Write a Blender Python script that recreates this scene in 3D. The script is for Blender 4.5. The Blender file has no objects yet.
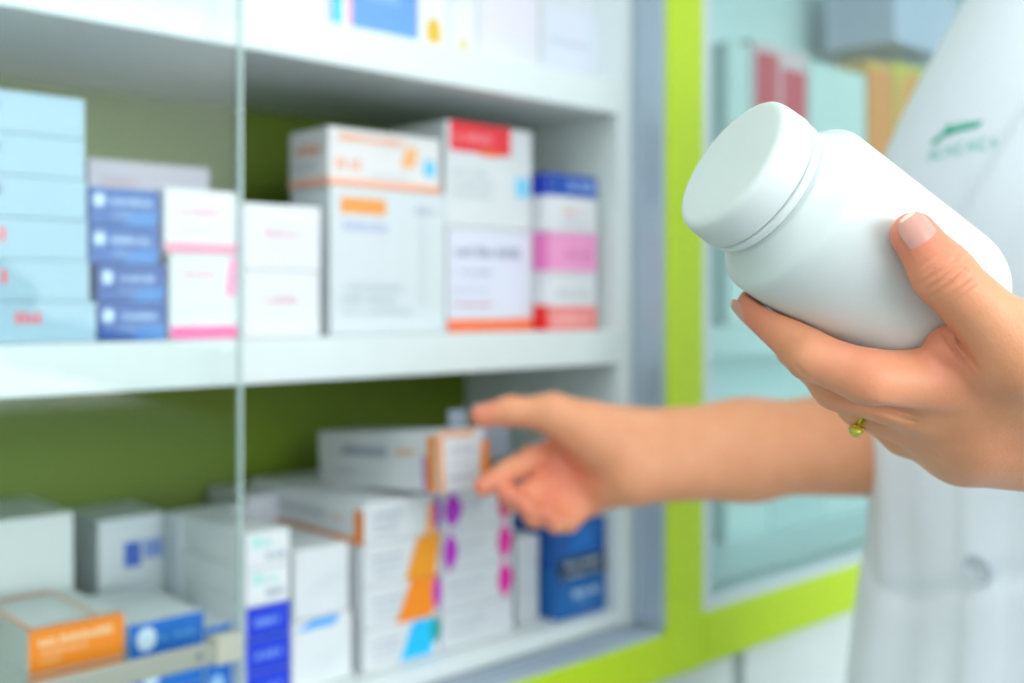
import bpy, bmesh, math, random
import numpy as np
from mathutils import Vector, Matrix
from mathutils.bvhtree import BVHTree
random.seed(7)
scn = bpy.context.scene
COL = scn.collection
H = 1.15                      # eye height of the photographer (m)
F = 1100.0                    # focal length in pixels of the 1024 wide frame
HOR = 303.0                   # horizon row of the photograph
Y0 = 0.85                     # distance to the shelf front straight ahead
ANG = math.atan(1172.0 / F)   # how far the shelf front turns away
DX, DY = math.sin(ANG), math.cos(ANG)
ROTZ = math.atan2(DY, DX)

def L(u, w, z):
    """cabinet coordinates: u along the shelf front, w into the cabinet, z above the floor -> world"""
    return Vector((u * DX - w * DY, Y0 + u * DY + w * DX, z))
def U(px, w=0.0):
    k = (px - 512) / F
    return (k * (Y0 + w * DX) + w * DY) / (DX - DY * k)
def dist(px, w=0.0):
    return Y0 + w * DX + U(px, w) * DY
def Z(px, py, w=0.0):
    return H + (HOR - py) / F * dist(px, w)
def P(px, py, y):
    return np.array([(px - 512) / F * y, y, H + (HOR - py) / F * y])

# ------------------------------------------------------------------ materials
def lin(c):
    if isinstance(c, str):
        c = tuple(int(c[i:i + 2], 16) / 255 for i in (0, 2, 4))
    return tuple(x / 12.92 if x <= 0.04045 else ((x + 0.055) / 1.055) ** 2.4 for x in c) + (1.0,)
_M = {}
def mat(name, col, rough=0.5, metal=0.0, spec=0.5, var=0.03, scale=60.0, bump=0.0, bscale=200.0, sss=0.0, coat=0.0):
    """a procedural painted / printed / moulded surface: base colour varied a little by noise, optional fine bump"""
    key = (name, col, rough, metal)
    if key in _M: return _M[key]
    m = bpy.data.materials.new(name); m.use_nodes = True
    nt = m.node_tree; b = nt.nodes['Principled BSDF']
    tc = nt.nodes.new('ShaderNodeTexCoord')
    n = nt.nodes.new('ShaderNodeTexNoise'); n.inputs['Scale'].default_value = scale; n.inputs['Detail'].default_value = 3
    nt.links.new(tc.outputs['Object'], n.inputs['Vector'])
    c = lin(col)
    mx = nt.nodes.new('ShaderNodeMix'); mx.data_type = 'RGBA'
    mx.inputs['A'].default_value = tuple(max(0, x * (1 - var)) for x in c[:3]) + (1,)
    mx.inputs['B'].default_value = tuple(min(1, x * (1 + var)) for x in c[:3]) + (1,)
    nt.links.new(n.outputs['Fac'], mx.inputs['Factor'])
    nt.links.new(mx.outputs['Result'], b.inputs['Base Color'])
    b.inputs['Roughness'].default_value = rough; b.inputs['Metallic'].default_value = metal
    b.inputs['Specular IOR Level'].default_value = spec
    if sss:
        b.inputs['Subsurface Weight'].default_value = sss
        b.inputs['Subsurface Radius'].default_value = (1.0, 0.5, 0.3)
        b.inputs['Subsurface Scale'].default_value = 0.004
    if coat: b.inputs['Coat Weight'].default_value = coat
    if bump:
        n2 = nt.nodes.new('ShaderNodeTexNoise'); n2.inputs['Scale'].default_value = bscale; n2.inputs['Detail'].default_value = 4
        nt.links.new(tc.outputs['Object'], n2.inputs['Vector'])
        bp = nt.nodes.new('ShaderNodeBump'); bp.inputs['Strength'].default_value = bump; bp.inputs['Distance'].default_value = 0.0005
        nt.links.new(n2.outputs['Fac'], bp.inputs['Height']); nt.links.new(bp.outputs['Normal'], b.inputs['Normal'])
    _M[key] = m
    return m
def glass_mat(name, tint, refl=1.0):
    """thin sheet glass: clear, slightly tinted, with Fresnel reflection"""
    m = bpy.data.materials.new(name); m.use_nodes = True
    nt = m.node_tree; nt.nodes.clear()
    out = nt.nodes.new('ShaderNodeOutputMaterial'); mix = nt.nodes.new('ShaderNodeMixShader')
    tr = nt.nodes.new('ShaderNodeBsdfTransparent'); tr.inputs['Color'].default_value = tint + (1,)
    gl = nt.nodes.new('ShaderNodeBsdfGlossy'); gl.inputs['Roughness'].default_value = 0.02
    lw = nt.nodes.new('ShaderNodeLayerWeight'); lw.inputs['Blend'].default_value = 0.5
    pw = nt.nodes.new('ShaderNodeMath'); pw.operation = 'POWER'; pw.inputs[1].default_value = 5.0
    ml = nt.nodes.new('ShaderNodeMath'); ml.operation = 'MULTIPLY_ADD'; ml.inputs[1].default_value = 0.96 * refl; ml.inputs[2].default_value = 0.04 * refl
    nt.links.new(lw.outputs['Facing'], pw.inputs[0]); nt.links.new(pw.outputs[0], ml.inputs[0]); nt.links.new(ml.outputs[0], mix.inputs[0])
    nt.links.new(tr.outputs[0], mix.inputs[1]); nt.links.new(gl.outputs[0], mix.inputs[2])
    nt.links.new(mix.outputs[0], out.inputs[0])
    return m
def skin_mat():
    """skin: base colour reddened by a painted-in blush attribute (fingertips, knuckles), fine crease bump, some subsurface"""
    m = bpy.data.materials.new('skin'); m.use_nodes = True
    nt = m.node_tree; b = nt.nodes['Principled BSDF']
    at = nt.nodes.new('ShaderNodeAttribute'); at.attribute_name = 'blush'
    tc = nt.nodes.new('ShaderNodeTexCoord')
    n = nt.nodes.new('ShaderNodeTexNoise'); n.inputs['Scale'].default_value = 70; n.inputs['Detail'].default_value = 5
    nt.links.new(tc.outputs['Object'], n.inputs['Vector'])
    mx = nt.nodes.new('ShaderNodeMix'); mx.data_type = 'RGBA'
    mx.inputs['A'].default_value = lin('f0ab83'); mx.inputs['B'].default_value = lin('e4966a')
    nt.links.new(n.outputs['Fac'], mx.inputs['Factor'])
    m2 = nt.nodes.new('ShaderNodeMix'); m2.data_type = 'RGBA'; m2.inputs['B'].default_value = lin('e87a66')
    nt.links.new(at.outputs['Fac'], m2.inputs['Factor']); nt.links.new(mx.outputs['Result'], m2.inputs['A'])
    nt.links.new(m2.outputs['Result'], b.inputs['Base Color'])
    b.inputs['Roughness'].default_value = 0.45; b.inputs['Specular IOR Level'].default_value = 0.4
    b.inputs['Subsurface Weight'].default_value = 0.15; b.inputs['Subsurface Radius'].default_value = (1, .35, .2)
    b.inputs['Subsurface Scale'].default_value = 0.004
    v = nt.nodes.new('ShaderNodeTexVoronoi'); v.inputs['Scale'].default_value = 900
    nt.links.new(tc.outputs['Object'], v.inputs['Vector'])
    n2 = nt.nodes.new('ShaderNodeTexNoise'); n2.inputs['Scale'].default_value = 450; n2.inputs['Detail'].default_value = 6
    nt.links.new(tc.outputs['Object'], n2.inputs['Vector'])
    ad = nt.nodes.new('ShaderNodeMath'); ad.operation = 'ADD'
    nt.links.new(v.outputs['Distance'], ad.inputs[0]); nt.links.new(n2.outputs['Fac'], ad.inputs[1])
    bp = nt.nodes.new('ShaderNodeBump'); bp.inputs['Strength'].default_value = 0.12; bp.inputs['Distance'].default_value = 0.0006
    nt.links.new(ad.outputs[0], bp.inputs['Height']); nt.links.new(bp.outputs['Normal'], b.inputs['Normal'])
    return m

# ------------------------------------------------------------------ objects
def link(o, parent=None):
    COL.objects.link(o)
    if parent is not None: o.parent = parent
    return o
def obj(name, bm_or_me, mats, parent=None, smooth=False):
    if isinstance(bm_or_me, bmesh.types.BMesh):
        me = bpy.data.meshes.new(name); bm_or_me.to_mesh(me); bm_or_me.free()
    else: me = bm_or_me
    for m in (mats if isinstance(mats, (list, tuple)) else [mats]): me.materials.append(m)
    if smooth: me.polygons.foreach_set('use_smooth', [True] * len(me.polygons))
    return link(bpy.data.objects.new(name, me), parent)
def tag(o, label, cat, group=None):
    o['label'] = label; o['category'] = cat
    if group: o['group'] = group
    return o
def empty(name, loc=(0, 0, 0), rz=0.0):
    o = bpy.data.objects.new(name, None); o.empty_display_size = 0.05
    o.location = loc; o.rotation_euler = (0, 0, rz)
    return link(o)
def structure(o):
    o['kind'] = 'structure'; return o
def add_box(bm, lo, hi, bevel=0.0, mi=0, segs=2):
    """an axis aligned box with rounded edges, merged into bm"""
    t = bmesh.new()
    bmesh.ops.create_cube(t, size=1.0)
    for v in t.verts:
        for i in range(3): v.co[i] = lo[i] + (v.co[i] + 0.5) * (hi[i] - lo[i])
    if bevel: bmesh.ops.bevel(t, geom=list(t.edges), offset=bevel, segments=segs, affect='EDGES', profile=0.5)
    mp = {}
    for v in t.verts: mp[v] = bm.verts.new(v.co)
    for f in t.faces:
        nf = bm.faces.new([mp[v] for v in f.verts]); nf.material_index = mi
    t.free()
def box_bm(lo, hi, bevel=0.001):
    bm = bmesh.new(); add_box(bm, lo, hi, bevel); return bm
def lathe(profile, n=96):
    """surface of revolution about local z from (r, z) pairs; end points with r = 0 become poles"""
    bm = bmesh.new(); rings = []
    for r, z in profile:
        if r < 1e-6: rings.append([bm.verts.new((0, 0, z))])
        else: rings.append([bm.verts.new((r * math.cos(2 * math.pi * i / n), r * math.sin(2 * math.pi * i / n), z)) for i in range(n)])
    for a, b in zip(rings, rings[1:]):
        for i in range(n):
            j = (i + 1) % n
            q = [a[i % len(a)], a[j % len(a)], b[j % len(b)], b[i % len(b)]]
            u = []
            for v in q:
                if v not in u: u.append(v)
            if len(u) > 2: bm.faces.new(u)
    bmesh.ops.recalc_face_normals(bm, faces=bm.faces)
    return bm
EXPOSURE = -0.36
# ------------------------------------------------------------------ room shell (turned with the cabinet wall)
def room():
    R0, R1, W0, W1, T = -2.2, 2.4, -3.0, 0.235, 2.7
    m_wall = mat('wall_paint', 'dfe6e6', 0.7, bump=0.1)
    m_floor = mat('floor_vinyl', '666d70', 0.35, var=0.08, scale=8)
    m_ceil = mat('ceiling_paint', 'f4f6f6', 0.8)
    def slab(name, lo, hi, m):
        o = structure(obj(name, box_bm(lo, hi, 0.0), m))
        o.location = L(0, 0, 0); o.rotation_euler = (0, 0, ROTZ)
    slab('floor', (R0 - .1, W0 - .1, -.1), (R1 + .1, W1 + .1, 0), m_floor)
    slab('ceiling', (R0 - .1, W0 - .1, T), (R1 + .1, W1 + .1, T + .1), m_ceil)
    slab('wall_back', (R0 - .1, W1, 0), (R1 + .1, W1 + .1, T), m_wall)
    # shop front wall with a wide window
    X0, X1, ZA, ZB = -1.7, 1.9, .75, 2.25
    bm = bmesh.new()
    add_box(bm, (R0 - .1, W0 - .1, 0), (X0, W0, T)); add_box(bm, (X1, W0 - .1, 0), (R1 + .1, W0, T))
    add_box(bm, (X0, W0 - .1, 0), (X1, W0, ZA)); add_box(bm, (X0, W0 - .1, ZB), (X1, W0, T))
    o = structure(obj('wall_front', bm, m_wall)); o.location = L(0, 0, 0); o.rotation_euler = (0, 0, ROTZ)
    bm = bmesh.new()
    for x in (X0, (X0 + X1) / 2 - .03, X1 - .06): add_box(bm, (x, W0 - .08, ZA), (x + .06, W0 - .03, ZB), .003)
    for z in (ZA, ZB - .06): add_box(bm, (X0 + .06, W0 - .08, z), (X1 - .06, W0 - .03, z + .06), .003)
    o = structure(obj('window_1', bm, m_ceil)); o.location = L(0, 0, 0); o.rotation_euler = (0, 0, ROTZ)
    la = bpy.data.lights.new('daylight', 'AREA'); la.shape = 'RECTANGLE'; la.size = X1 - X0; la.size_y = ZB - ZA
    la.energy = DAY_W; la.color = (.90, .97, 1.0)
    lo = bpy.data.objects.new('daylight', la); link(lo)
    lo.location = L((X0 + X1) / 2, W0 - .25, (ZA + ZB) / 2)
    lo.rotation_euler = (math.pi / 2, 0, ROTZ)
    lo.rotation_euler = (Matrix.Rotation(ROTZ, 3, 'Z') @ Matrix.Rotation(math.pi / 2, 3, 'X')).to_euler()
    slab('wall_left', (R0 - .1, W0, 0), (R0, W1, T), m_wall)
    slab('wall_right', (R1, W0, 0), (R1 + .1, W1, T), m_wall)
    slab('baseboard_right', (R1 - .015, W0, 0), (R1, -.6, .09), m_ceil)
    slab('baseboard_left', (R0, W0, 0), (R0 + .015, -.6, .09), m_ceil)
    # recessed LED panels
    em = bpy.data.materials.new('led_diffuser'); em.use_nodes = True
    b = em.node_tree.nodes['Principled BSDF']; b.inputs['Base Color'].default_value = (.9, .9, .9, 1)
    b.inputs['Emission Color'].default_value = (.93, .98, 1, 1); b.inputs['Emission Strength'].default_value = 2.0
    alu = mat('lamp_trim', 'd9dddf', 0.4, 0.6)
    rows = [(-.75, 'over the cabinet aisle'), (-2.1, 'further from the cabinet')]
    cols = [(-1.75, 'first'), (-.85, 'second'), (1.2, 'third')]
    for w, where in rows:
        for u, nth in cols:
            t = empty('ceiling_light', L(u, w, T), ROTZ)
            tag(t, f'square white ceiling light panel, {nth} in the row {where}', 'ceiling light', 'ceiling light panels')
            fr = bmesh.new()
            add_box(fr, (-.31, -.31, -.02), (.31, -.295, 0), .001); add_box(fr, (-.31, .295, -.02), (.31, .31, 0), .001)
            add_box(fr, (-.31, -.295, -.02), (-.295, .295, 0), .001); add_box(fr, (.295, -.295, -.02), (.31, .295, 0), .001)
            obj('lamp_frame', fr, alu, t)
            obj('diffuser', box_bm((-.294, -.294, -.010), (.294, .294, -.001), 0), em, t)
            la = bpy.data.lights.new('panel_glow', 'AREA'); la.shape = 'SQUARE'; la.size = .56
            la.energy = LIGHT_W * (1.0 if w > -1 else .8); la.color = (.93, .98, 1.0)
            lo = bpy.data.objects.new('panel_glow', la); lo.location = (0, 0, -.03); link(lo, t)
LIGHT_W = 5.4
DAY_W = 122.0
room()
wd = bpy.data.worlds.new('world'); scn.world = wd; wd.use_nodes = True
wd.node_tree.nodes['Background'].inputs[0].default_value = (.9, .97, 1, 1)
wd.node_tree.nodes['Background'].inputs[1].default_value = 0.3

# ------------------------------------------------------------------ the wall cabinet
ZS_UP0, ZS_UP1 = H + .1605, H + .1885      # upper shelf
ZS_MID0, ZS_MID1 = H - .0515, H - .0228    # middle shelf
ZS_LOW = H - .2620                         # bottom board
DEP = .20
def cabinet():
    lime = mat('lime_lacquer', 'bcd90a', 0.35, bump=0.05, var=.02)
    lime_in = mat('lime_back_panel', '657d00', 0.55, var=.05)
    white = mat('white_laminate', 'e0e8e8', 0.4)
    alu = mat('brushed_aluminium', 'b4c3d0', 0.35, 0.35, bump=.2, bscale=90)
    alu_l = mat('pale_aluminium_trim', 'ccd6da', 0.4, 0.2)
    gl_edge = mat('green_glass_edge', '3fa8a0', 0.15, spec=.8)
    gl_edge2 = mat('pale_glass_edge', 'c4d5d2', 0.2, spec=.8)
    glass = glass_mat('clear_sheet_glass', (.97, .988, .984), .38)
    glass2 = glass_mat('teal_sheet_glass', (.87, .955, .95), 1.2)
    c = empty('wall_cabinet', L(0, 0, 0), ROTZ)
    tag(c, 'lime green framed white pharmacy wall cabinet with two glazed bays of shelves', 'cabinet')
    UL, UR0, UR1 = -1.05, .1245, .1430       # left bay inner side, right side panel
    UB0, UB1 = .1960, 1.30                   # right bay
    ZT = H + .42
    ZT2 = H + .80
    def b(name, lo, hi, m, bev=.001, parent=c):
        return obj(name, box_bm(lo, hi, bev), m, parent)
    # left bay
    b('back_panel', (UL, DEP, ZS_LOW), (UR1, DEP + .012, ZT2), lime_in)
    b('side_panel', (UR0, 0, ZS_LOW - .03), (UR1, DEP, ZT2), white)
    b('side_panel', (UL - .018, 0, ZS_LOW - .03), (UL, DEP, ZT2), white)
    for z0, z1 in ((ZS_UP0, ZS_UP1), (ZS_MID0, ZS_MID1), (ZS_LOW - .013, ZS_LOW), (ZT, ZT + .028)):
        b('shelf', (UL + .0003, 0, z0), (UR0 - .0003, DEP - .0003, z1), white)
    b('top_board', (UL - .018, 0, ZT2), (UB1 + .018, DEP + .012, ZT2 + .02), white)
    # right bay
    b('back_panel', (UB0 - .02, DEP, ZS_LOW), (UB1, DEP + .012, ZT2), mat('white_back', 'e4eeee', .5))
    b('side_panel', (UB0 - .03, .002, ZS_LOW - .03), (UB0 - .012, DEP, ZT2), white)
    b('side_panel', (UB1, 0, ZS_LOW - .03), (UB1 + .018, DEP, ZT2), white)
    for z0, z1 in ((H + .465, H + .490), (ZS_MID0, ZS_MID1), (ZS_LOW - .013, ZS_LOW), (H + .63, H + .655)):
        b('shelf', (UB0 - .0115, .012, z0), (UB1 - .0003, DEP - .0003, z1), white)
    # aluminium lining of the left opening (sliding tracks): right upright and bottom runner, each with grooves
    def track(name, lo, hi, axis, n=3):
        bm = bmesh.new(); add_box(bm, lo, hi, .0006)
        # raised runner ribs between grooves
        for i in range(n):
            w = lo[1] + (hi[1] - lo[1]) * (i + .5) / n
            if axis == 'z': add_box(bm, (lo[0] - .002, w - .002, lo[2]), (lo[0] + .001, w + .002, hi[2]), .0005)
            else: add_box(bm, (lo[0], w - .002, hi[2] - .001), (hi[0], w + .002, hi[2] + .002), .0005)
        return obj(name, bm, alu, c)
    track('upright_track', (UR1 - .0005, -.0335, ZS_LOW - .012), (UR1 + .0025, -.0005, ZT2), 'z')
    track('bottom_track', (UL, -.0335, ZS_LOW - .019), (UR1 - .001, -.0005, ZS_LOW - .014), 'x')
    # lime face frame
    fr = bmesh.new()
    zf = -.055
    ZB = ZS_LOW - .0165
    add_box(fr, (UR1 + .003, -.036, ZS_LOW - .055), (UB0 - .0005, .001, ZT2 + .06), .002)
    obj('frame_post', fr, lime, c)
    b('frame_rail', (UL - .02, -.0362, ZS_LOW - .0545), (UR1 + .003, .0, ZB), lime, .002)
    b('frame_rail', (UB0 - .0005, -.0362, ZS_LOW - .0545), (UB1 + .05, .0, ZB + .008), lime, .002)
    b('frame_post', (UL - .07, -.036, ZS_LOW - .055), (UL - .02, .001, ZT2 + .06), lime, .002)
    b('frame_post', (UB1 + .02, -.0358, ZB + .008), (UB1 + .07, .001, ZT2 + .06), lime, .002)
    b('frame_rail', (UL - .02, -.036, ZT2 - .005), (UR1 + .003, .0, ZT2 + .06), lime, .002)
    b('frame_rail', (UB0 - .0005, -.036, ZT2 - .005), (UB1 + .02, .0, ZT2 + .06), lime, .002)
    # right opening: pale trim and glass
    b('opening_trim', (UB0, -.034, ZB + .008), (UB0 + .0125, -.003, ZT2 - .006), alu_l, .001)
    b('opening_trim', (UB0 + .0125, -.034, ZB + .008), (UB1 + .02, -.003, ZB + .016), alu_l, .001)
    d2 = bpy.data.objects.new('sliding_door', None); link(d2, c)
    p = obj('glass_pane', box_bm((UB0 + .0165, -.020, ZB + .0165), (UB0 + .60, -.015, ZT2 - .01), 0), glass2, d2)
    obj('glass_edge', box_bm((UB0 + .0135, -.0202, ZB + .0165), (UB0 + .0165, -.0148, ZT2 - .01), .0005), gl_edge, d2)
    d3 = bpy.data.objects.new('sliding_door', None); link(d3, c)
    obj('glass_pane', box_bm((UB0 + .565, -.011, ZB + .0165), (UB1 + .015, -.006, ZT2 - .01), 0), glass2, d3)
    obj('glass_edge', box_bm((UB0 + .562, -.0112, ZB + .0165), (UB0 + .565, -.0058, ZT2 - .01), .0005), gl_edge, d3)
    # left opening: one sliding pane pushed aside so that its free edge stands in the picture
    d1 = bpy.data.objects.new('sliding_door', None); link(d1, c)
    gw = -.018
    ue = U(240, gw)
    obj('glass_pane', box_bm((UL + .01, gw - .0025, ZS_LOW - .012), (ue - .0008, gw + .0025, ZT2 - .01), 0), glass, d1)
    obj('glass_edge', box_bm((ue - .0008, gw - .0026, ZS_LOW - .012), (ue + .0005, gw + .0026, ZT2 - .01), .0004), gl_edge2, d1)
    # metal strip clamped along the pane with a screw near its end and an end cap
    zb = Z(225, 636, gw)
    st = bmesh.new(); add_box(st, (UL + .03, gw - .0065, zb - .013), (ue - .020, gw - .0028, zb), .001)
    obj('clamp_strip', st, mat('satin_steel', 'a2a598', 0.4, 0.3), d1)
    cp = bmesh.new(); add_box(cp, (ue - .0195, gw - .007, zb - .015), (ue - .002, gw + .006, zb + .002), .0015)
    obj('strip_end_cap', cp, mat('cream_plastic', 'b5b6a6', 0.4), d1)
    sc = lathe([(0, 0), (.0022, 0), (.0022, .0007), (.0017, .0012), (.0005, .0011), (0, .0008)], 24)
    s = obj('screw', sc, mat('grey_screw', '7e8a96', .4, .7), d1, True)
    s.location = (ue - .030, gw - .0064, zb - .006); s.rotation_euler = (math.pi / 2, 0, 0)
    return c
cab = cabinet()
def base_cabinet():
    white = mat('door_laminate', 'e2e8e7', 0.35)
    grey = mat('grey_gap_strip', 'aab4b0', 0.5)
    c = empty('base_cabinet', L(0, 0, 0), ROTZ)
    tag(c, 'white base cabinet with flat doors under the lime green frame', 'cabinet')
    zt = ZS_LOW - .0575
    obj('carcass', box_bm((-1.07, .02, .08), (1.33, DEP + .01, zt), .001), grey, c)
    obj('plinth', box_bm((-1.05, .05, 0), (1.31, DEP, .08), .001), grey, c)
    e = [-1.07, -.60, -.15, U(742, -.0) - .004, .72, 1.33]
    for a, bb in zip(e, e[1:]):
        d = obj('door', box_bm((a + .009, 0.0, .085), (bb - .009, .0195, zt - .006), .002), white, c)
        hb = bmesh.new(); add_box(hb, (bb - .05, -.012, zt - .20), (bb - .042, -.006, zt - .08), .002)
        add_box(hb, (bb - .049, -.008, zt - .195), (bb - .043, .001, zt - .188), .001); add_box(hb, (bb - .049, -.008, zt - .092), (bb - .043, .001, zt - .085), .001)
        obj('handle', hb, mat('steel_handle', 'b8bcbd', .3, .9), d)
base_cabinet()
# ------------------------------------------------------------------ cartons
WHITE = 'eef1f3'
def carton(label, u0, u1, w0, dep, z0, h, body=WHITE, prints=(), yaw=0.0, group=None, gap=.0004, pos=None, name='medicine_box', pitch=0.0, seed=None):
    """a folding carton: origin at the middle of its base edge, front face towards -y.
    prints: (face, kind, x0, y0, x1, y1, colour) with face F front, L left side, T top, R right; x, y in 0..1 of that face"""
    rnd = random.Random(seed if seed is not None else label)
    W = u1 - u0 - .0006; Hh = h - gap
    bm = bmesh.new()
    body = ''.join('%02x' % int(int(body[i:i + 2], 16) * .945) for i in (0, 2, 4))
    mats = [mat('carton_board', body, 0.45, bump=.05, bscale=150)]
    idx = {body: 0}
    def mi(c):
        if c not in idx:
            idx[c] = len(mats); mats.append(mat('carton_print', c, 0.42))
        return idx[c]
    add_box(bm, (-W / 2, 0, 0), (W / 2, dep, Hh), min(.0008, Hh * .1))
    # tuck flap seam on the front end: a thin raised lip along the top edge
    E = .00012
    def pt(face, x, y, e):
        if face == 'F': return (-W / 2 + x * W, -e, y * Hh)
        if face == 'L': return (-W / 2 - e, dep * (1 - x), y * Hh)
        if face == 'R': return (W / 2 + e, dep * x, y * Hh)
        if face == 'T': return (-W / 2 + x * W, y * dep, Hh + e)
    lay = [0]
    def poly(face, pts, c):
        lay[0] += 1
        e = E + lay[0] * .000012
        f = bm.faces.new([bm.verts.new(pt(face, x, y, e)) for x, y in pts]); f.material_index = mi(c)
    dims = {'F': (W, Hh), 'L': (dep, Hh), 'R': (dep, Hh), 'T': (W, dep)}
    for face, kind, x0, y0, x1, y1, c in prints:
        if kind == 'rect': poly(face, [(x0, y0), (x1, y0), (x1, y1), (x0, y1)], c)
        elif kind == 'oval':
            poly(face, [((x0 + x1) / 2 + (x1 - x0) / 2 * math.cos(t), (y0 + y1) / 2 + (y1 - y0) / 2 * math.sin(t)) for t in [2 * math.pi * i / 28 for i in range(28)]], c)
        elif kind == 'slant':      # parallelogram leaning to the right
            s = (x1 - x0) * .35
            poly(face, [(x0, y0), (x1 - s * .4, y0), (x1, y1), (x0 + s, y1)], c)
        elif kind == 'leaf':
            n = 14; q = []
            for i in range(n + 1):
                t = i / n; q.append((x0 + (x1 - x0) * (.5 + .5 * math.sin(math.pi * t) ** .8), y0 + (y1 - y0) * t))
            for i in range(n - 1, 0, -1):
                t = i / n; q.append((x0 + (x1 - x0) * (.5 - .35 * math.sin(math.pi * t) ** .8), y0 + (y1 - y0) * t))
            poly(face, q, c)
        elif kind == 'text':       # a line of small unreadable print
            fw, fh = dims[face]
            gh = (y1 - y0); gw = gh * fh / fw * .55
            x = x0
            while x < x1 - gw * .8:
                if rnd.random() < .16: x += gw * .7; continue
                k = rnd.choice([1, 1, .8, .72])
                poly(face, [(x, y0), (x + gw * .74, y0), (x + gw * .74, y0 + gh * k), (x, y0 + gh * k)], c)
                x += gw
    o = obj(name, bm, mats)
    o.location = pos if pos is not None else L((u0 + u1) / 2, w0, z0 + .0004)
    o.rotation_euler = (pitch, 0, ROTZ + yaw)
    return tag(o, label, 'box', group)
def T(x0, y0, x1, y1, c, f='F'): return (f, 'text', x0, y0, x1, y1, c)
def Rr(x0, y0, x1, y1, c, f='F'): return (f, 'rect', x0, y0, x1, y1, c)
def Ov(x0, y0, x1, y1, c, f='F'): return (f, 'oval', x0, y0, x1, y1, c)
GM, GL, GU, GR = 'cartons on the middle shelf', 'cartons on the bottom board', 'cartons on the upper shelf', 'cartons behind the other glass'
G1 = 'aab2c0'; DK = '59617a'; PINK = 'e8b0bc'

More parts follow.
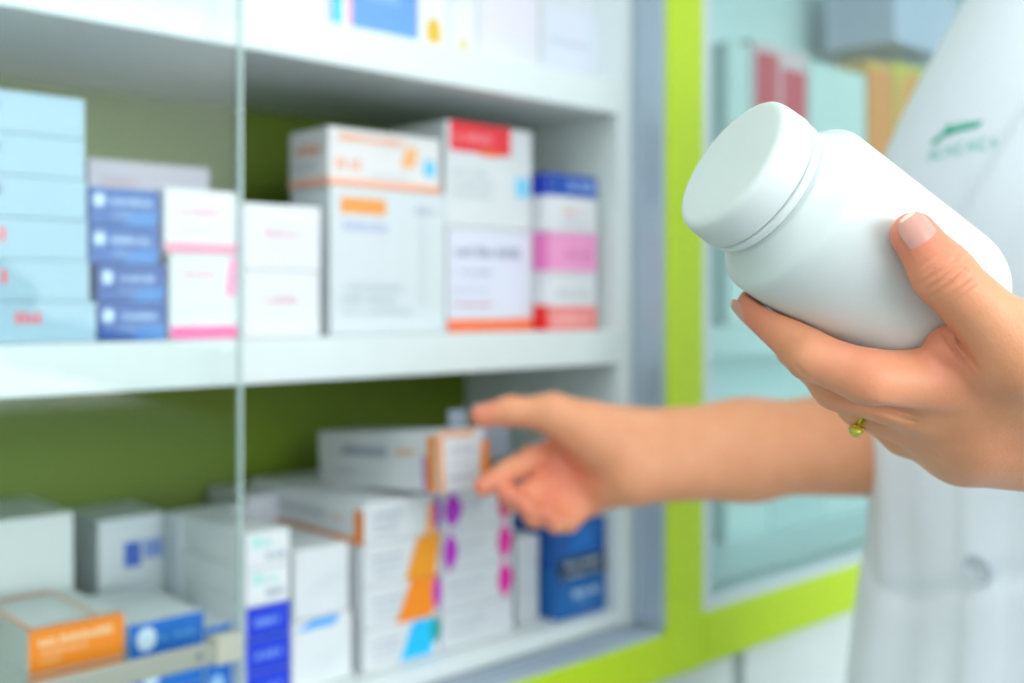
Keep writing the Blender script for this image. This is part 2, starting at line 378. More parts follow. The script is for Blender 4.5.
# ---- middle shelf, pale blue stack behind the glass
def mid():
    s = ZS_MID1
    w = .02; hh = .0236
    ords = ['lowest', 'second from bottom', 'third from bottom', 'fourth from bottom', 'fifth from bottom', 'topmost']
    edges = [97, 90, 88.5, 87, 86, 85.5]
    for i in range(6):
        u1 = U(edges[i], w); u0 = u1 - .083
        pr = [Rr(0, .0, 1, .04, '9fc4d4')]
        if i >= 3: pr += [Ov(.36, .48, .42, .8, '3b5f8a')]
        elif i == 0: pr += [T(.44, .45, .62, .75, 'e06a78')]
        else: pr += [T(.40, .42, .475, .75, 'e8606e')]
        pr += [T(.5, .14, .85, .24, 'a5cbd8')]
        carton(f'{ords[i]} pale blue carton of the six-high stack at the shelf end', u0, u1, w, .12, s + i * hh, hh, 'a6cbdc', pr, random.uniform(-.012, .012), GM)
    # dark blue stack of four
    names = ['lowest', 'third from the top', 'second from the top', 'topmost']
    for i in range(4):
        a, b = ((98, 167.5), (97, 166.5), (89, 160), (88.5, 160))[i]
        w = .022
        pr = [Ov(.06, .48, .22, .84, 'c4dcf0'), T(.31, .54, .88, .74, 'a4c4e6'), T(.33, .22, .66, .36, '7aa8da'),
              ('F', 'slant', .45, 0, 1.0, .4, '2a7cc4')]
        carton(f'{names[i]} dark blue carton with white dot, in the stack of four', U(a, w), U(b, w), w, .10, s + i * .0229, .0229, '1060b0' if i > 1 else '0854a6', pr, random.uniform(-.01, .01), GM)
    # white and pink pair
    w = .02
    carton('lower white carton with bright pink base band beside dark blue stack', U(170, w), U(238, w), w, .09, s, .0535, 'eef4f4',
           [Rr(0, 0, 1, .15, 'f0559c'), ('F', 'slant', .80, .5, 1.0, .97, 'f39ac0'), T(.15, .72, .7, .79, 'eaa8ba'), T(.12, .32, .8, .37, 'd8e4e8')], 0, GM)
    carton('upper white carton with pale pink band, stacked beside dark blue cartons', U(164.5, w), U(237, w), w, .09, s + .0535, .0405, 'f3f2f5',
           [Rr(0, 0, 1, .17, 'ee9cb4'), T(.2, .60, .82, .70, 'e8a2b4'), T(.2, .36, .7, .42, 'dfe2ea')], .01, GM)
    # pale lilac carton lying at the back on a plain one
    w = .125
    carton('plain white carton behind the dark blue stack, under the lilac one', U(92, w), U(214, w), w, .07, s, .088, 'e6e8ec', [], 0, GM)
    carton('pale lilac carton with red base line on top behind dark blue stack', U(88, w), U(210, w), w, .07, s + .088, .034, 'dcd8e6', [Rr(0, 0, 1, .2, 'd4707a'), T(.1, .5, .4, .62, 'c8a0b0')], 0, GM)
    # two plain white cubes
    w = .02
    for i, nm in enumerate(('lower', 'upper')):
        carton(f'{nm} of two small plain white cartons right behind the glass edge', U(244, w), U(320.5, w), w, .055, s + i * .0442, .0442, 'f2f3f6',
               [T(.26, .5, .72, .62, 'e2b4c0'), T(.3, .34, .6, .4, 'e0e2ea')], (.006, -.01)[i], GM)
    # large white carton with the orange tab and the flatter one on it
    w = .028
    u0, u1 = U(330, w), U(446, w)
    hE = Z(388, 190, w) - s
    carton('large white carton with orange tab under the orange striped one', u0, u1, w, .052, s, hE, 'e3eaee',
           [Rr(.08, .82, .46, .93, 'f0a050'), T(.1, .70, .5, .77, 'b8c0dc'), T(.72, .84, .95, .9, 'b4bac8'), T(.1, .3, .62, .34, 'c3ccd4'),
            T(.1, .22, .55, .26, 'c3ccd4'), T(.1, .14, .7, .18, 'ccd4da'), Rr(.78, .2, .79, .8, 'd0d8de')], 0, GM)
    hE2 = Z(388, 133, w) - s - hE
    carton('white carton with orange base stripe and cyan square, on large carton', u0 - .001, U(440, w), w, .052, s + hE, hE2, 'f1efee',
           [Rr(0, .0, 1, .13, 'f7b090'), T(.08, .78, .68, .90, 'f6a070'), T(.06, .28, .34, .48, 'f4b49a'), Rr(.84, .3, .95, .58, '6cccf4'),
            ('F', 'slant', .62, .42, .78, .78, 'f6b878'), T(.36, .2, .7, .27, 'd4d6dc'),
            Rr(0, 0, 1, .14, 'f6b49c', 'L'), T(.1, .55, .8, .75, 'f0a486', 'L'), T(.1, .3, .7, .42, 'c8ccd6', 'L')], -.012, GM)
    # red topped pair
    w = .03
    u0, u1 = U(447, w), U(533, w)
    hF = Z(490, 229, w) - s
    carton('white carton with lilac panel and orange-red base stripe', u0, u1, w, .075, s, hF, 'e6e8ef',
           [Rr(.03, .16, .95, .96, 'dfe1f0'), Rr(.0, .0, 1, .12, 'fa7a50'), T(.06, .72, .84, .82, '9a9fb6'), T(.06, .55, .5, .60, 'b4b8cc'),
            T(.06, .38, .45, .42, 'c8ccdc'), T(.06, .24, .5, .28, 'e0b0b0')], 0, GM)
    hF2 = Z(490, 126, w) - s - hF
    carton('white carton with red top label, stacked on the lilac panelled carton', u0 - .0015, u1 - .001, w, .075, s + hF, hF2, 'e9eef0',
           [Rr(.04, .72, .74, 1, 'f23440'), T(.08, .82, .55, .9, 'fb8890'), Rr(.38, .70, .60, .76, 'f86a30'), Rr(.80, .33, .96, .52, '82d4f6'),
            T(.08, .5, .45, .54, 'bcc8d0'), T(.08, .4, .55, .44, 'c4ced6'), T(.08, .3, .5, .34, 'c8d2d8')], .006, GM)
    # three slim ones by the white side panel
    w = .015
    u0, u1 = U(548, w), U(597, w)
    zs = [Z(570, y, w) for y in (276, 233, 175)]
    specs = [('red banded slim white carton, lowest beside the cabinet side panel', s, zs[0], [Rr(0, 0, 1, .44, 'f88a86'), T(.1, .12, .9, .3, 'fbb4b0'), T(.15, .62, .8, .74, 'c8ccd8'), Rr(0, 0, 1, .46, 'f22a2a', 'L')]),
             ('slim carton with wide pink band, middle of three beside side panel', zs[0], zs[1], [Rr(0, .1, 1, 1, 'f49ccc'), T(.35, .4, .9, .6, 'd884ae'), Rr(0, .1, 1, 1, 'ee7cc0', 'L')]),
             ('slim white carton with deep blue top band, topmost beside side panel', zs[1], zs[2], [Rr(0, .62, 1, 1, '1c4cae'), T(.42, .74, .96, .92, '8fb0e6'), T(.3, .3, .7, .42, 'f0b8b0'), T(.25, .12, .8, .2, 'd0d4dc'), Rr(0, .62, 1, 1, '1234b4', 'L')])]
    for lb, a, b, pr in specs:
        carton(lb, u0, u1, w, .05, a, b - a, 'f0f1f5', pr, 0, GM)
mid()
def upper():
    s = ZS_UP1; w = .03
    rows = [(150, 328, 'f1f2f4', [Rr(.0, .0, .02, .6, 'd8c8e0'), T(.2, .2, .7, .26, 'd8d0e0')], 'wide plain white carton on upper shelf next to the cyan edged one'),
            (330, 353, 'f4f3f5', [Rr(.08, 0, .5, 1, '2cc0ee'), Rr(.7, 0, .95, 1, 'f4b4b8')], 'narrow carton with cyan and pink uprights on the upper shelf'),
            (353, 417, '6ea6f6', [T(.1, .5, .85, .58, 'a8ccfa'), T(.1, .36, .7, .42, 'a8ccfa'), T(.1, .22, .8, .27, '94bcf8')], 'light blue carton with pale print on the upper shelf'),
            (418, 449, 'f2f3f4', [Ov(.25, .03, .75, .2, 'e0b83c'), T(.1, .5, .8, .56, 'd0d4dc')], 'white carton with large yellow dot beside the light blue carton'),
            (450, 477, 'f2f3f4', [Ov(.3, .03, .65, .17, 'd8cc88'), T(.1, .45, .8, .5, 'd0d4dc')], 'white carton with faint small yellow dot on the upper shelf'),
            (478, 540, 'ecebf2', [Rr(.1, .2, .9, .8, 'e2dcea'), T(.2, .5, .8, .56, 'e0a8b8')], 'white carton with pale lilac panel on the upper shelf'),
            (541, 600, 'e6eaf2', [Rr(.1, .1, .9, .6, 'dce0ee'), T(.15, .3, .8, .35, 'c0c8dc')], 'pale bluish carton on upper shelf against the side panel')]
    for a, b, c, pr, lb in rows:
        u0, u1 = U(a, w), U(b, w)
        carton(lb, u0, u1, w, .09, s, .10 + .02 * ((a // 10) % 3), c, pr, 0, GU)
upper()
def low():
    s = ZS_LOW
    # orange fronted cartons at the near end
    w = .012
    OR = 'fa8a00'
    u0, u1 = U(28, w), U(124, w)
    zt = Z(28, 632, w)
    hh = (zt - s) / 3
    for i, nm in enumerate(('lowest', 'middle', 'topmost')):
        pr = [Rr(0, .04, 1, 1, OR), T(.1, .62, .9, .8, 'fcd2a0'), T(.1, .42, .62, .54, 'fbc080'), T(.12, .24, .34, .33, 'fbc080')]
        if i == 2: pr += [Rr(0, 0, 1, .035, OR, 'T'), Rr(0, 0, .05, 1, 'f0a060', 'T'), Rr(.72, 0, .76, 1, 'efb48a', 'T'), Rr(0, .93, .76, 1, 'e89458', 'T')]
        carton(f'{nm} white carton with orange front at the near end of the board', u0, u1, w, .078, s + i * hh, hh, 'e8efee', pr, 0, GL)
    # blue fronted flat cartons
    w = .022
    u0, u1 = U(128, w), U(204, w)
    h1 = (Z(128, 626, w) - s) / 3
    for i, nm in enumerate(('lowest', 'middle', 'topmost')):
        pr = [Rr(0, 0, 1, 1, '0a6cc8'), Ov(.10, .2, .36, .85, 'd8ecfa'), T(.42, .4, .9, .6, '5aa4e0')]
        carton(f'{nm} white carton with blue front and pale disc, beside the orange ones', u0 + (i == 1) * .004, u1, w, .085, s + i * h1, h1, 'e9f0f2', pr, (.0, .004, 0)[i], GL)
    w = .034
    u0, u1 = U(205.5, w), U(243, w)
    for i, nm in enumerate(('lower', 'upper')):
        pr = [Rr(0, 0, 1, 1, '0f70d0'), Ov(.1, .3, .5, .75, '9cccf0')]
        carton(f'{nm} small blue fronted carton under the end of the metal strip', u0, u1, w, .05, s + i * .026, .026, 'e4ecf0', pr, 0, GL)
    # taller white ones behind
    w = .115
    carton('big blank white carton standing behind the orange cartons', U(-40, w), U(74, w), w, .08, s, Z(40, 516, w) - s, 'e3eae8', [Rr(.05, .1, .95, .12, 'd4dcda')], 0, GL)
    w = .13
    carton('white carton with blue mark standing behind the blue fronted cartons', U(98, w), U(168, w), w, .06, s, Z(130, 517, w) - s, 'dde4e8',
           [Rr(.36, .68, .60, .84, '3a62c0'), Rr(.64, .72, .92, .84, '7f98d4'), T(.3, .3, .8, .35, 'c4ccd6')], 0, GL)
    w = .105
    carton('pale grey-white carton with dark dash standing behind the glass edge', U(178, w), U(246, w), w, .02, s, Z(205, 512, w) - s, 'd8e0e6',
           [Rr(.62, .5, .9, .56, '9aa8b4'), T(.2, .25, .7, .3, 'c4ccd4')], .04, GL)
    # white and blue stack just beyond the glass edge
    w = .014
    u0, u1 = U(246, w), U(290, w)
    z = s; hs = [.0235, .0235, .0235, .026, .026]
    tot = Z(268, 531, w) - s; sc = tot / sum(hs)
    nm = ['lowest blue', 'middle blue', 'upper blue', 'lower white', 'topmost white']
    for i in range(5):
        if i < 3: pr = [Rr(0, 0, 1, 1, '0a38d0'), T(.2, .4, .8, .6, '7aa0ea'), Rr(0, 0, 1, .06, '0f38b0')]; 
        else: pr = [Ov(.14, .55, .34, .9, 'a8e0d8'), T(.36, .6, .72, .78, '98d8d0'), T(.45, .22, .95, .4, '9aa6b8')]
        carton(f'{nm[i]} fronted small carton in the five-high stack past the glass edge', u0, u1, w, .11, z, hs[i] * sc, 'eff2f4', pr, random.uniform(-.01, .01), GL)
        z += hs[i] * sc
    # two taller white cartons
    w = .02
    u0, u1 = U(292, w), U(352, w)
    za = Z(320, 618, w)
    carton('lower tall white carton with light blue top stripe', u0, u1, w, .10, s, za - s, 'edf1f3', [('F', 'slant', .05, .86, .8, 1.0, '58aaf2'), T(.3, .4, .8, .46, 'd8dee4'), T(.3, .25, .7, .3, 'd8dee4')], 0, GL)
    carton('upper tall white carton resting on the one with light blue stripe', u0 + .004, u1, w + .004, .10, za, Z(322, 548, w) - za, 'eaeff2', [T(.25, .5, .85, .56, 'd4dae0'), T(.25, .36, .7, .41, 'd4dae0')], -.02, GL)
    w = .13
    carton('greyish white carton standing behind the five-high stack', U(246, w), U(287, w), w, .06, s, Z(268, 494, w) - s, 'd4d8e0', [T(.2, .7, .8, .74, 'b4bac6')], 0, GL)
    # long cartons with orange, purple and cyan print
    w = .016
    u0, u1 = U(364, w), U(440, w)
    hh = (Z(402, 498, w) - s) / 4
    PU, ORG, CY = 'a010c8', 'fa8c08', '14c0fa'
    nm = ['lowest', 'second from bottom', 'third from bottom', 'topmost']
    for i in range(4):
        txt = [T(.10, .62, .5, .72, 'aab0c4'), T(.10, .42, .46, .5, 'b4bacb'), T(.14, .22, .42, .3, 'c4c8d6')]
        if i == 0: pr = txt + [('F', 'slant', .45, .08, .95, .96, CY), ('F', 'leaf', .84, .3, 1.0, 1.0, '12a4a0')]
        elif i == 1: pr = txt + [('F', 'slant', .40, 0, .98, 1, ORG), ('F', 'leaf', .88, .1, 1.02, 1.0, 'c018b8')]
        elif i == 2: pr = txt + [('F', 'slant', .52, 0, 1.0, 1, 'f29a14')]
        else: pr = txt + [('F', 'slant', .80, 0, .93, .8, 'f7a040'), ('F', 'leaf', .9, .05, .998, .98, PU)]
        pr += [T(.1, .45, .7, .6, 'b8bcc6', 'L'), T(.75, .5, .85, .6, 'e8b088', 'L')]
        if i == 3: pr += [Rr(0, 0, 1, .14, 'f2a46c', 'L'), Rr(.93, 0, 1, .8, 'f2862c', 'L')]
        word = ['cyan', 'orange and magenta', 'plain orange', 'thin orange and purple'][i]
        carton(f'{nm[i]} long white carton with {word} end print, under the hand', u0, u1, w, .155, s + i * hh, hh, 'e9ecf0', pr, (.0, .004, -.004, .006)[i], GL)
    w = .016
    u0, u1 = U(442, w), U(513, w)
    hh = (Z(476, 489, w) - s) / 4
    for i in range(4):
        pr = [T(.1, .6, .6, .72, 'b8bcc8'), T(.1, .36, .5, .44, 'c4c8d2')]
        if i: pr += [('F', 'leaf', .74, .02, .985, .99, 'e0149c' if i < 3 else 'd00f78')]
        if i == 3: pr += [Rr(0, 0, 1, .14, 'f2a46c', 'L'), ('F', 'leaf', -.02, .1, .26, 1.0, 'b01cc0')]
        if i == 2: pr += [('F', 'leaf', -.02, .0, .2, 1.0, 'b81cc0')]
        lb = ['lowest plain long white carton below the three with magenta petals', 'lowest of three long white cartons with magenta petal', 'middle of three long white cartons with magenta petal',
              'topmost long white carton with magenta petal, under the fingers'][i]
        carton(lb, u0, u1, w, .155, s + i * hh, hh, 'dfe3e8', pr, (.0, -.006, .008, 0)[i], GL)
    w = .03
    u0, u1 = U(517, w), U(539, w)
    hh = (Z(536, 535, w) - s) / 3
    for i, nm in enumerate(('lowest', 'middle', 'topmost')):
        carton(f'{nm} plain white carton between magenta petal stack and blue cartons', u0, u1, w, .12, s + i * hh, hh, 'dde2e6', [T(.2, .5, .8, .62, 'bcc4cc'), T(.2, .25, .6, .33, 'c8d0d6')], (.0, .01, -.008)[i], GL)
    w = .012
    u0, u1 = U(558, w), U(606, w)
    hh = (Z(582, 521, w) - s) / 2
    carton('lower blue carton with white print by the cabinet side panel', u0, u1, w, .10, s, hh, '1468b8', [T(.3, .42, .9, .56, 'c4e0f6'), T(.35, .22, .7, .3, '6aa8e0'), Rr(0, .82, 1, 1, '1c3450'), T(.1, .86, .9, .96, 'aebfd0')], 0, GL)
    carton('upper blue carton with dark base band by the cabinet side panel', u0, u1, w, .10, s + hh, hh, '125cae', [Rr(0, 0, 1, .26, '182c48'), T(.12, .07, .9, .19, 'b4c4d4'), ('F', 'slant', .2, .4, .8, .9, '1a70c4')], .01, GL)
low()
def right_bay():
    w = .06
    def top(px, y): return Z(px, y, w)
    s = ZS_MID1
    zm = H + .088
    B = [(728, 750, s, 40, 'e8f0ee', [], 'tall slim pale carton behind the other glass, beside the red printed one'),
         (752, 808, zm, 38, 'f0dcdc', [('F', 'rect', .04, .04, .96, .98, 'ecc0c4'), ('F', 'rect', .06, .08, .46, .94, 'e0384c'), ('F', 'rect', .52, .10, .96, .88, 'e2364c')], 'white carton with large red print behind the other glass'),
         (752, 808, s, None, 'e2ecea', [T(.1, .5, .7, .53, 'c0d0cc')], 'plain pale carton under the one with large red print'),
         (810, 866, s, 60, 'e4ece8', [T(.1, .5, .7, .53, 'c0d0cc')], 'tall plain pale carton between red printed and orange cartons'),
         (868, 893, zm, 58, 'f6b840', [Rr(0, .0, 1, .95, 'f88c10'), T(.1, .2, .8, .24, 'f8dca0')], 'orange carton behind the other glass near the coat'),
         (868, 893, s, None, 'e2ecea', [], 'plain pale carton under the orange one behind the other glass'),
         (895, 926, zm, 60, 'f0d010', [Ov(.05, .40, .98, .96, 'fc9c00'), Rr(.0, 0, 1, .3, 'c8d050')], 'yellow carton with round orange print near the coat'),
         (895, 926, s, None, 'dfeae8', [], 'plain pale carton under the yellow one behind the other glass'),
         (928, 990, s, 60, 'dfe6ea', [], 'tall pale carton hidden mostly by the white coat')]
    for a, b, z, y, c, pr, lb in B:
        zt = zm if y is None else min(top(a, y), H + .33)
        carton(lb, U(a, w), U(b, w), w, .10, z, zt - z, c, pr, 0, GR)
    s = ZS_LOW
    for a, b, y, c, lb in ((726, 770, 480, 'e2ecea', 'pale carton low behind the other glass beside its teal edge'), (771, 822, 500, 'd4e2e2', 'wide greyish carton low behind the other glass'), (823, 880, 490, 'e0eae8', 'pale carton low behind the other glass next to the coat')):
        carton(lb, U(a, .09), U(b, .09), .09, .10, s, Z(a, y, .09) - s, c, [T(.1, .6, .8, .66, 'b8ccd0'), Rr(0, .1, 1, .16, 'c0d4d8')], 0, GR)
    carton('lilac carton stacked on the yellow one behind the other glass', U(897, w), U(960, w), w + .002, .10, H + .3315, .09, 'd8d2ea', [], 0, GR)
right_bay()
# ------------------------------------------------------------------ the white bottle held in the near hand
BT = np.array([.0661, .335, H + .0428])               # middle of the cap's top
BA = np.array([.8054, .3073, -.5084]); BA /= np.linalg.norm(BA)   # axis, from cap to base
BR, BLEN = .0293, .0980
def bottle():
    wp = mat('white_polyethylene', 'dfe5e3', 0.38, spec=.45, var=.01, bump=.06, bscale=260, sss=.08)
    wc = mat('white_cap_plastic', 'e2e7e5', 0.42, spec=.45, var=.01, bump=.10, bscale=420, sss=.05)
    e = bpy.data.objects.new('pill_bottle', None); link(e)
    tag(e, 'white plastic pill bottle with screw cap, held tilted in the near hand', 'bottle')
    zax = Vector(-BA)                                  # local +z points to the cap
    q = Vector((0, 0, 1)).rotation_difference(zax)
    e.rotation_mode = 'QUATERNION'; e.rotation_quaternion = q
    e.location = Vector(BT + BA * BLEN)                # origin at the base
    def s2z(s): return BLEN - s + .0016 * min(1.0, max(0.0, (s - .004) / .0085)) * (s < .05)
    # body: base, wall, rounded shoulder, neck
    prof = [(0, s2z(BLEN - .0015)), (.016, s2z(BLEN - .0015)), (.0185, s2z(BLEN - .0005)), (.0203, s2z(BLEN)), (.0228, s2z(BLEN - .0005)), (.0252, s2z(BLEN - .0018)), (.0270, s2z(BLEN - .0038)), (.0281, s2z(BLEN - .0062)), (.0290, s2z(BLEN - .0092)), (BR, s2z(BLEN - .0125))]
    prof += [(BR, s2z(s)) for s in (.075, .06, .048, .038, .0315, .0300, .0292)]
    # a tight rim, then a straight cone shoulder up to the neck
    prof += [(.02914, s2z(.0283)), (.0289, s2z(.0274)), (.0285, s2z(.0266)), (.0279, s2z(.0259)), (.0272, s2z(.0252)), (.0262, s2z(.0243)), (.0250, s2z(.0231)), (.0238, s2z(.0217)), (.0227, s2z(.0202)), (.0220, s2z(.0192))]
    prof += [(.0214, s2z(.0186)), (.0206, s2z(.0183)), (.0204, s2z(.0174)), (.0150, s2z(.0172)), (0, s2z(.0172))]
    obj('bottle_body', lathe(prof, 128), wp, e, True)
    # screw cap with fine vertical ribs, separate tamper ring under it
    bm = bmesh.new(); n = 240
    prof = [(0, .0), (.010, .0), (.0200, .0000), (.0212, .0002), (.0221, .0006), (.0228, .0013), (.0231, .0023), (.0232, .0032)]
    ribs = [(.0233, .0042), (.0234, .0070), (.0235, .0095), (.0236, .0118), (.0235, .0128), (.0230, .0134), (.0205, .0136)]
    rings = []
    for k, (r, s) in enumerate(prof + ribs):
        if r == 0: rings.append([bm.verts.new((0, 0, s2z(s)))]); continue
        amp = .00011 if len(prof) <= k < len(prof) + 4 else 0
        rings.append([bm.verts.new(((r + amp * math.cos(i * math.pi)) * math.cos(2 * math.pi * i / n), (r + amp * math.cos(i * math.pi)) * math.sin(2 * math.pi * i / n), s2z(s))) for i in range(n)])
    for a, b in zip(rings, rings[1:]):
        for i in range(n):
            j = (i + 1) % n
            if len(a) == 1: bm.faces.new((a[0], b[i], b[j]))
            else: bm.faces.new((a[i], b[i], b[j], a[j]))
    bmesh.ops.recalc_face_normals(bm, faces=bm.faces)
    obj('screw_cap', bm, wc, e, True)
    ring = [(.0200, .0140), (.0224, .0141), (.0230, .0145), (.0232, .0152), (.0231, .0162), (.0225, .0169), (.0205, .0171), (.0200, .0171)]
    obj('tamper_ring', lathe([(r, s2z(s)) for r, s in ring], 128), wc, e, True)
bottle()
# ------------------------------------------------------------------ smooth bodies: distance fields meshed by surface nets
def cone(p, a, b, ra, rb):
    ba = b - a; l2 = float(ba @ ba) + 1e-12
    t = np.clip(((p - a) @ ba) / l2, 0, 1)
    q = p - a - t[:, None] * ba
    return np.sqrt(np.einsum('ij,ij->i', q, q)) - (ra + (rb - ra) * t)
def smin(a, b, k):
    h = np.maximum(k - np.abs(a - b), 0) / k
    return np.minimum(a, b) - h * h * k * .25
def smax(a, b, k): return -smin(-a, -b, k)
def axis_pts(segs):
    out = [segs[0][0]]
    for lo, hi, h in segs:
        n = max(1, int(round((hi - lo) / h)))
        out += [lo + (hi - lo) * (i + 1) / n for i in range(n)]
    return np.array(out)
def surface(f, xs, ys, zs, kmax=.03, newton=3):
    """mesh the zero set of f on a rectilinear grid (sparse 8x8x8 blocks, then naive surface nets)"""
    B = 8
    def pad(a):
        n = (-len(a)) % B
        return np.concatenate([a, a[-1] + (a[-1] - a[-2]) * np.arange(1, n + 1)]) if n else a
    ax = [pad(np.asarray(a, float)) for a in (xs, ys, zs)]
    nb = [len(a) // B for a in ax]
    cen, ext = [], []
    for a in ax:
        lo = a[0::B]; hi = a[B - 1::B]; nx = np.append(a[B::B], a[-1])
        lo2 = np.insert(a[B - 1::B][:-1], 0, a[0])
        cen.append((lo2 + nx) / 2); ext.append((nx - lo2) / 2)
    g = np.meshgrid(*cen, indexing='ij'); C = np.stack([x.ravel() for x in g], 1)
    e = np.meshgrid(*ext, indexing='ij'); R = np.sqrt(sum(x.ravel() ** 2 for x in e))
    D = np.concatenate([f(C[i:i + 60000]) for i in range(0, len(C), 60000)])
    act = np.abs(D) < R * 1.25 + kmax * .3 + .002
    sg = np.where(D < 0, -1.0, 1.0).astype(np.float32).reshape(nb)
    V = np.repeat(np.repeat(np.repeat(sg, B, 0), B, 1), B, 2)
    V6 = V.reshape(nb[0], B, nb[1], B, nb[2], B)
    ids = np.argwhere(act.reshape(nb))
    A = [a.reshape(-1, B) for a in ax]
    for s in range(0, len(ids), 300):
        c = ids[s:s + 300]; n = len(c)
        X = np.broadcast_to(A[0][c[:, 0]][:, :, None, None], (n, B, B, B)); Yv = np.broadcast_to(A[1][c[:, 1]][:, None, :, None], (n, B, B, B)); Zv = np.broadcast_to(A[2][c[:, 2]][:, None, None, :], (n, B, B, B))
        p = np.stack([X.ravel(), Yv.ravel(), Zv.ravel()], 1)
        V6[c[:, 0], :, c[:, 1], :, c[:, 2], :] = f(p).reshape(n, B, B, B)
    ins = V < 0
    sh = np.array(V.shape)
    quads = []; cells = []
    for d in range(3):
        a = [slice(None)] * 3; b = [slice(None)] * 3; a[d] = slice(0, -1); b[d] = slice(1, None)
        E = np.argwhere(ins[tuple(a)] != ins[tuple(b)])
        o1, o2 = (d + 1) % 3, (d + 2) % 3
        E = E[(E[:, o1] > 0) & (E[:, o2] > 0) & (E[:, o1] < sh[o1] - 1) & (E[:, o2] < sh[o2] - 1)]
        st = ins[tuple(E.T)]
        q = []
        for s1, s2 in ((-1, -1), (0, -1), (0, 0), (-1, 0)):
            c = E.copy(); c[:, o1] += s1; c[:, o2] += s2; q.append(np.ravel_multi_index(c.T, sh))
        q = np.stack(q, 1); q[~st] = q[~st][:, ::-1]
        quads.append(q)
    Q = np.concatenate(quads)
    uc, inv = np.unique(Q.ravel(), return_inverse=True)
    Q = inv.reshape(-1, 4)
    ci = np.stack(np.unravel_index(uc, sh), 1)
    corner = {}
    for i in (0, 1):
        for j in (0, 1):
            for k in (0, 1):
                corner[i, j, k] = V[ci[:, 0] + i, ci[:, 1] + j, ci[:, 2] + k]
    acc = np.zeros((len(ci), 3)); cnt = np.zeros(len(ci))
    for d in range(3):
        for i in (0, 1):
            for j in (0, 1):
                a = [0, 0, 0]; a[(d + 1) % 3] = i; a[(d + 2) % 3] = j; b = list(a); b[d] = 1
                va, vb = corner[tuple(a)], corner[tuple(b)]
                m = (va < 0) != (vb < 0)
                t = np.where(m, va / np.where(m, va - vb, 1), 0)
                off = np.array(a, float)[None] + 0 * acc; off[:, d] = t
                acc[m] += off[m]; cnt[m] += 1
    loc = acc / np.maximum(cnt, 1)[:, None]
    P3 = np.empty_like(loc); hh = np.empty_like(loc)
    for d in range(3):
        a = ax[d]; lo = a[ci[:, d]]; h = a[ci[:, d] + 1] - lo
        P3[:, d] = lo + loc[:, d] * h; hh[:, d] = h
    lim = hh.max(1) * .6
    def run(p): return np.concatenate([f(p[i:i + 120000]) for i in range(0, len(p), 120000)])
    orig = P3.copy()
    for _ in range(newton):
        ep = .0004
        d0 = run(P3); G = np.stack([run(P3 + ep * np.eye(3)[i]) - run(P3 - ep * np.eye(3)[i]) for i in range(3)], 1) / (2 * ep)
        gn = np.maximum((G ** 2).sum(1), .2)
        stp = -(d0 / gn)[:, None] * G
        P3 = P3 + stp * .9
        dl = P3 - orig; ln = np.sqrt((dl ** 2).sum(1)); k = np.minimum(1, lim / np.maximum(ln, 1e-9))
        P3 = orig + dl * k[:, None]
    return P3, Q
def np_mesh(name, V, Q):
    me = bpy.data.meshes.new(name)
    me.from_pydata(V.tolist(), [], Q.tolist()); me.update()
    return me
# ------------------------------------------------------------------ the person
PF = np.array([-.9025, -.4307, 0.0])      # facing
PL = np.array([.4307, -.9025, 0.0])       # towards the person's left
PC = np.array([.381, .714, 0.0])          # where the person stands
UPZ = np.array([0, 0, 1.0])
def B3(l, f, z): return PC + PL * l + PF * f + UPZ * z
A = np.array
# --- left hand (near, palm up under the bottle)
lh = dict(
    wrist=P(1215, 440, .366), elbow=A([.425, .500, H - .10]), shoulder=B3(.140, -.025, 1.315),
    t_cmc=P(1112, 400, .346), t_mcp=P(1018, 350, .319), t_ip=P(943, 274, .3105), t_tip=P(914, 235, .3115),
    i_mcp=P(992, 380, .338), i_pip=P(872, 379, .3265), i_dip=P(811, 356, .3345), i_tip=P(757, 307, .350),
    m_mcp=P(978, 420, .347), m_pip=P(840, 382, .346), m_dip=P(800, 345, .363), m_tip=P(795, 295, .381),
    r_mcp=P(968, 442, .358), r_pip=P(864, 402, .361), r_dip=P(815, 355, .377), r_tip=P(815, 305, .389),
    p_mcp=P(958, 444, .371), p_pip=P(905, 433, .376), p_dip=P(842, 390, .388), p_tip=P(835, 350, .396))
for _k in list(lh):
    if _k not in ('elbow', 'shoulder'):       # the whole near hand sits a little deeper, along its own sight line
        _v = lh[_k] - A([0, 0, H]); lh[_k] = _v * (1 + .0040 / _v[1]) + A([0, 0, H])
# --- right hand (far, reaching into the shelf, thumb on top of the carton)
rh = dict(
    wrist=P(632, 457, .745), elbow=A([.300, .800, H - .099]), shoulder=B3(-.088, -.055, 1.280),
    t_cmc=P(598, 436, .738), t_mcp=P(553, 414, .735), t_ip=P(510, 411, .736), t_tip=P(482, 416, .738),
    i_mcp=P(573, 446, .768), i_pip=P(532, 459, .752), i_dip=P(506, 472, .742), i_tip=P(483, 487, .736),
    m_mcp=P(580, 466, .766), m_pip=P(536, 490, .748), m_dip=P(515, 500, .738), m_tip=P(505, 492, .730),
    r_mcp=P(586, 484, .762), r_pip=P(550, 514, .744), r_dip=P(535, 516, .733), r_tip=P(524, 504, .728),
    p_mcp=P(592, 496, .756), p_pip=P(568, 521, .742), p_dip=P(556, 523, .732), p_tip=P(546, 512, .727))
FR = dict(i=(.0098, .0086, .0074, .0066), m=(.0100, .0090, .0080, .0068), r=(.0096, .0086, .0076, .0064), p=(.0086, .0076, .0067, .0057))
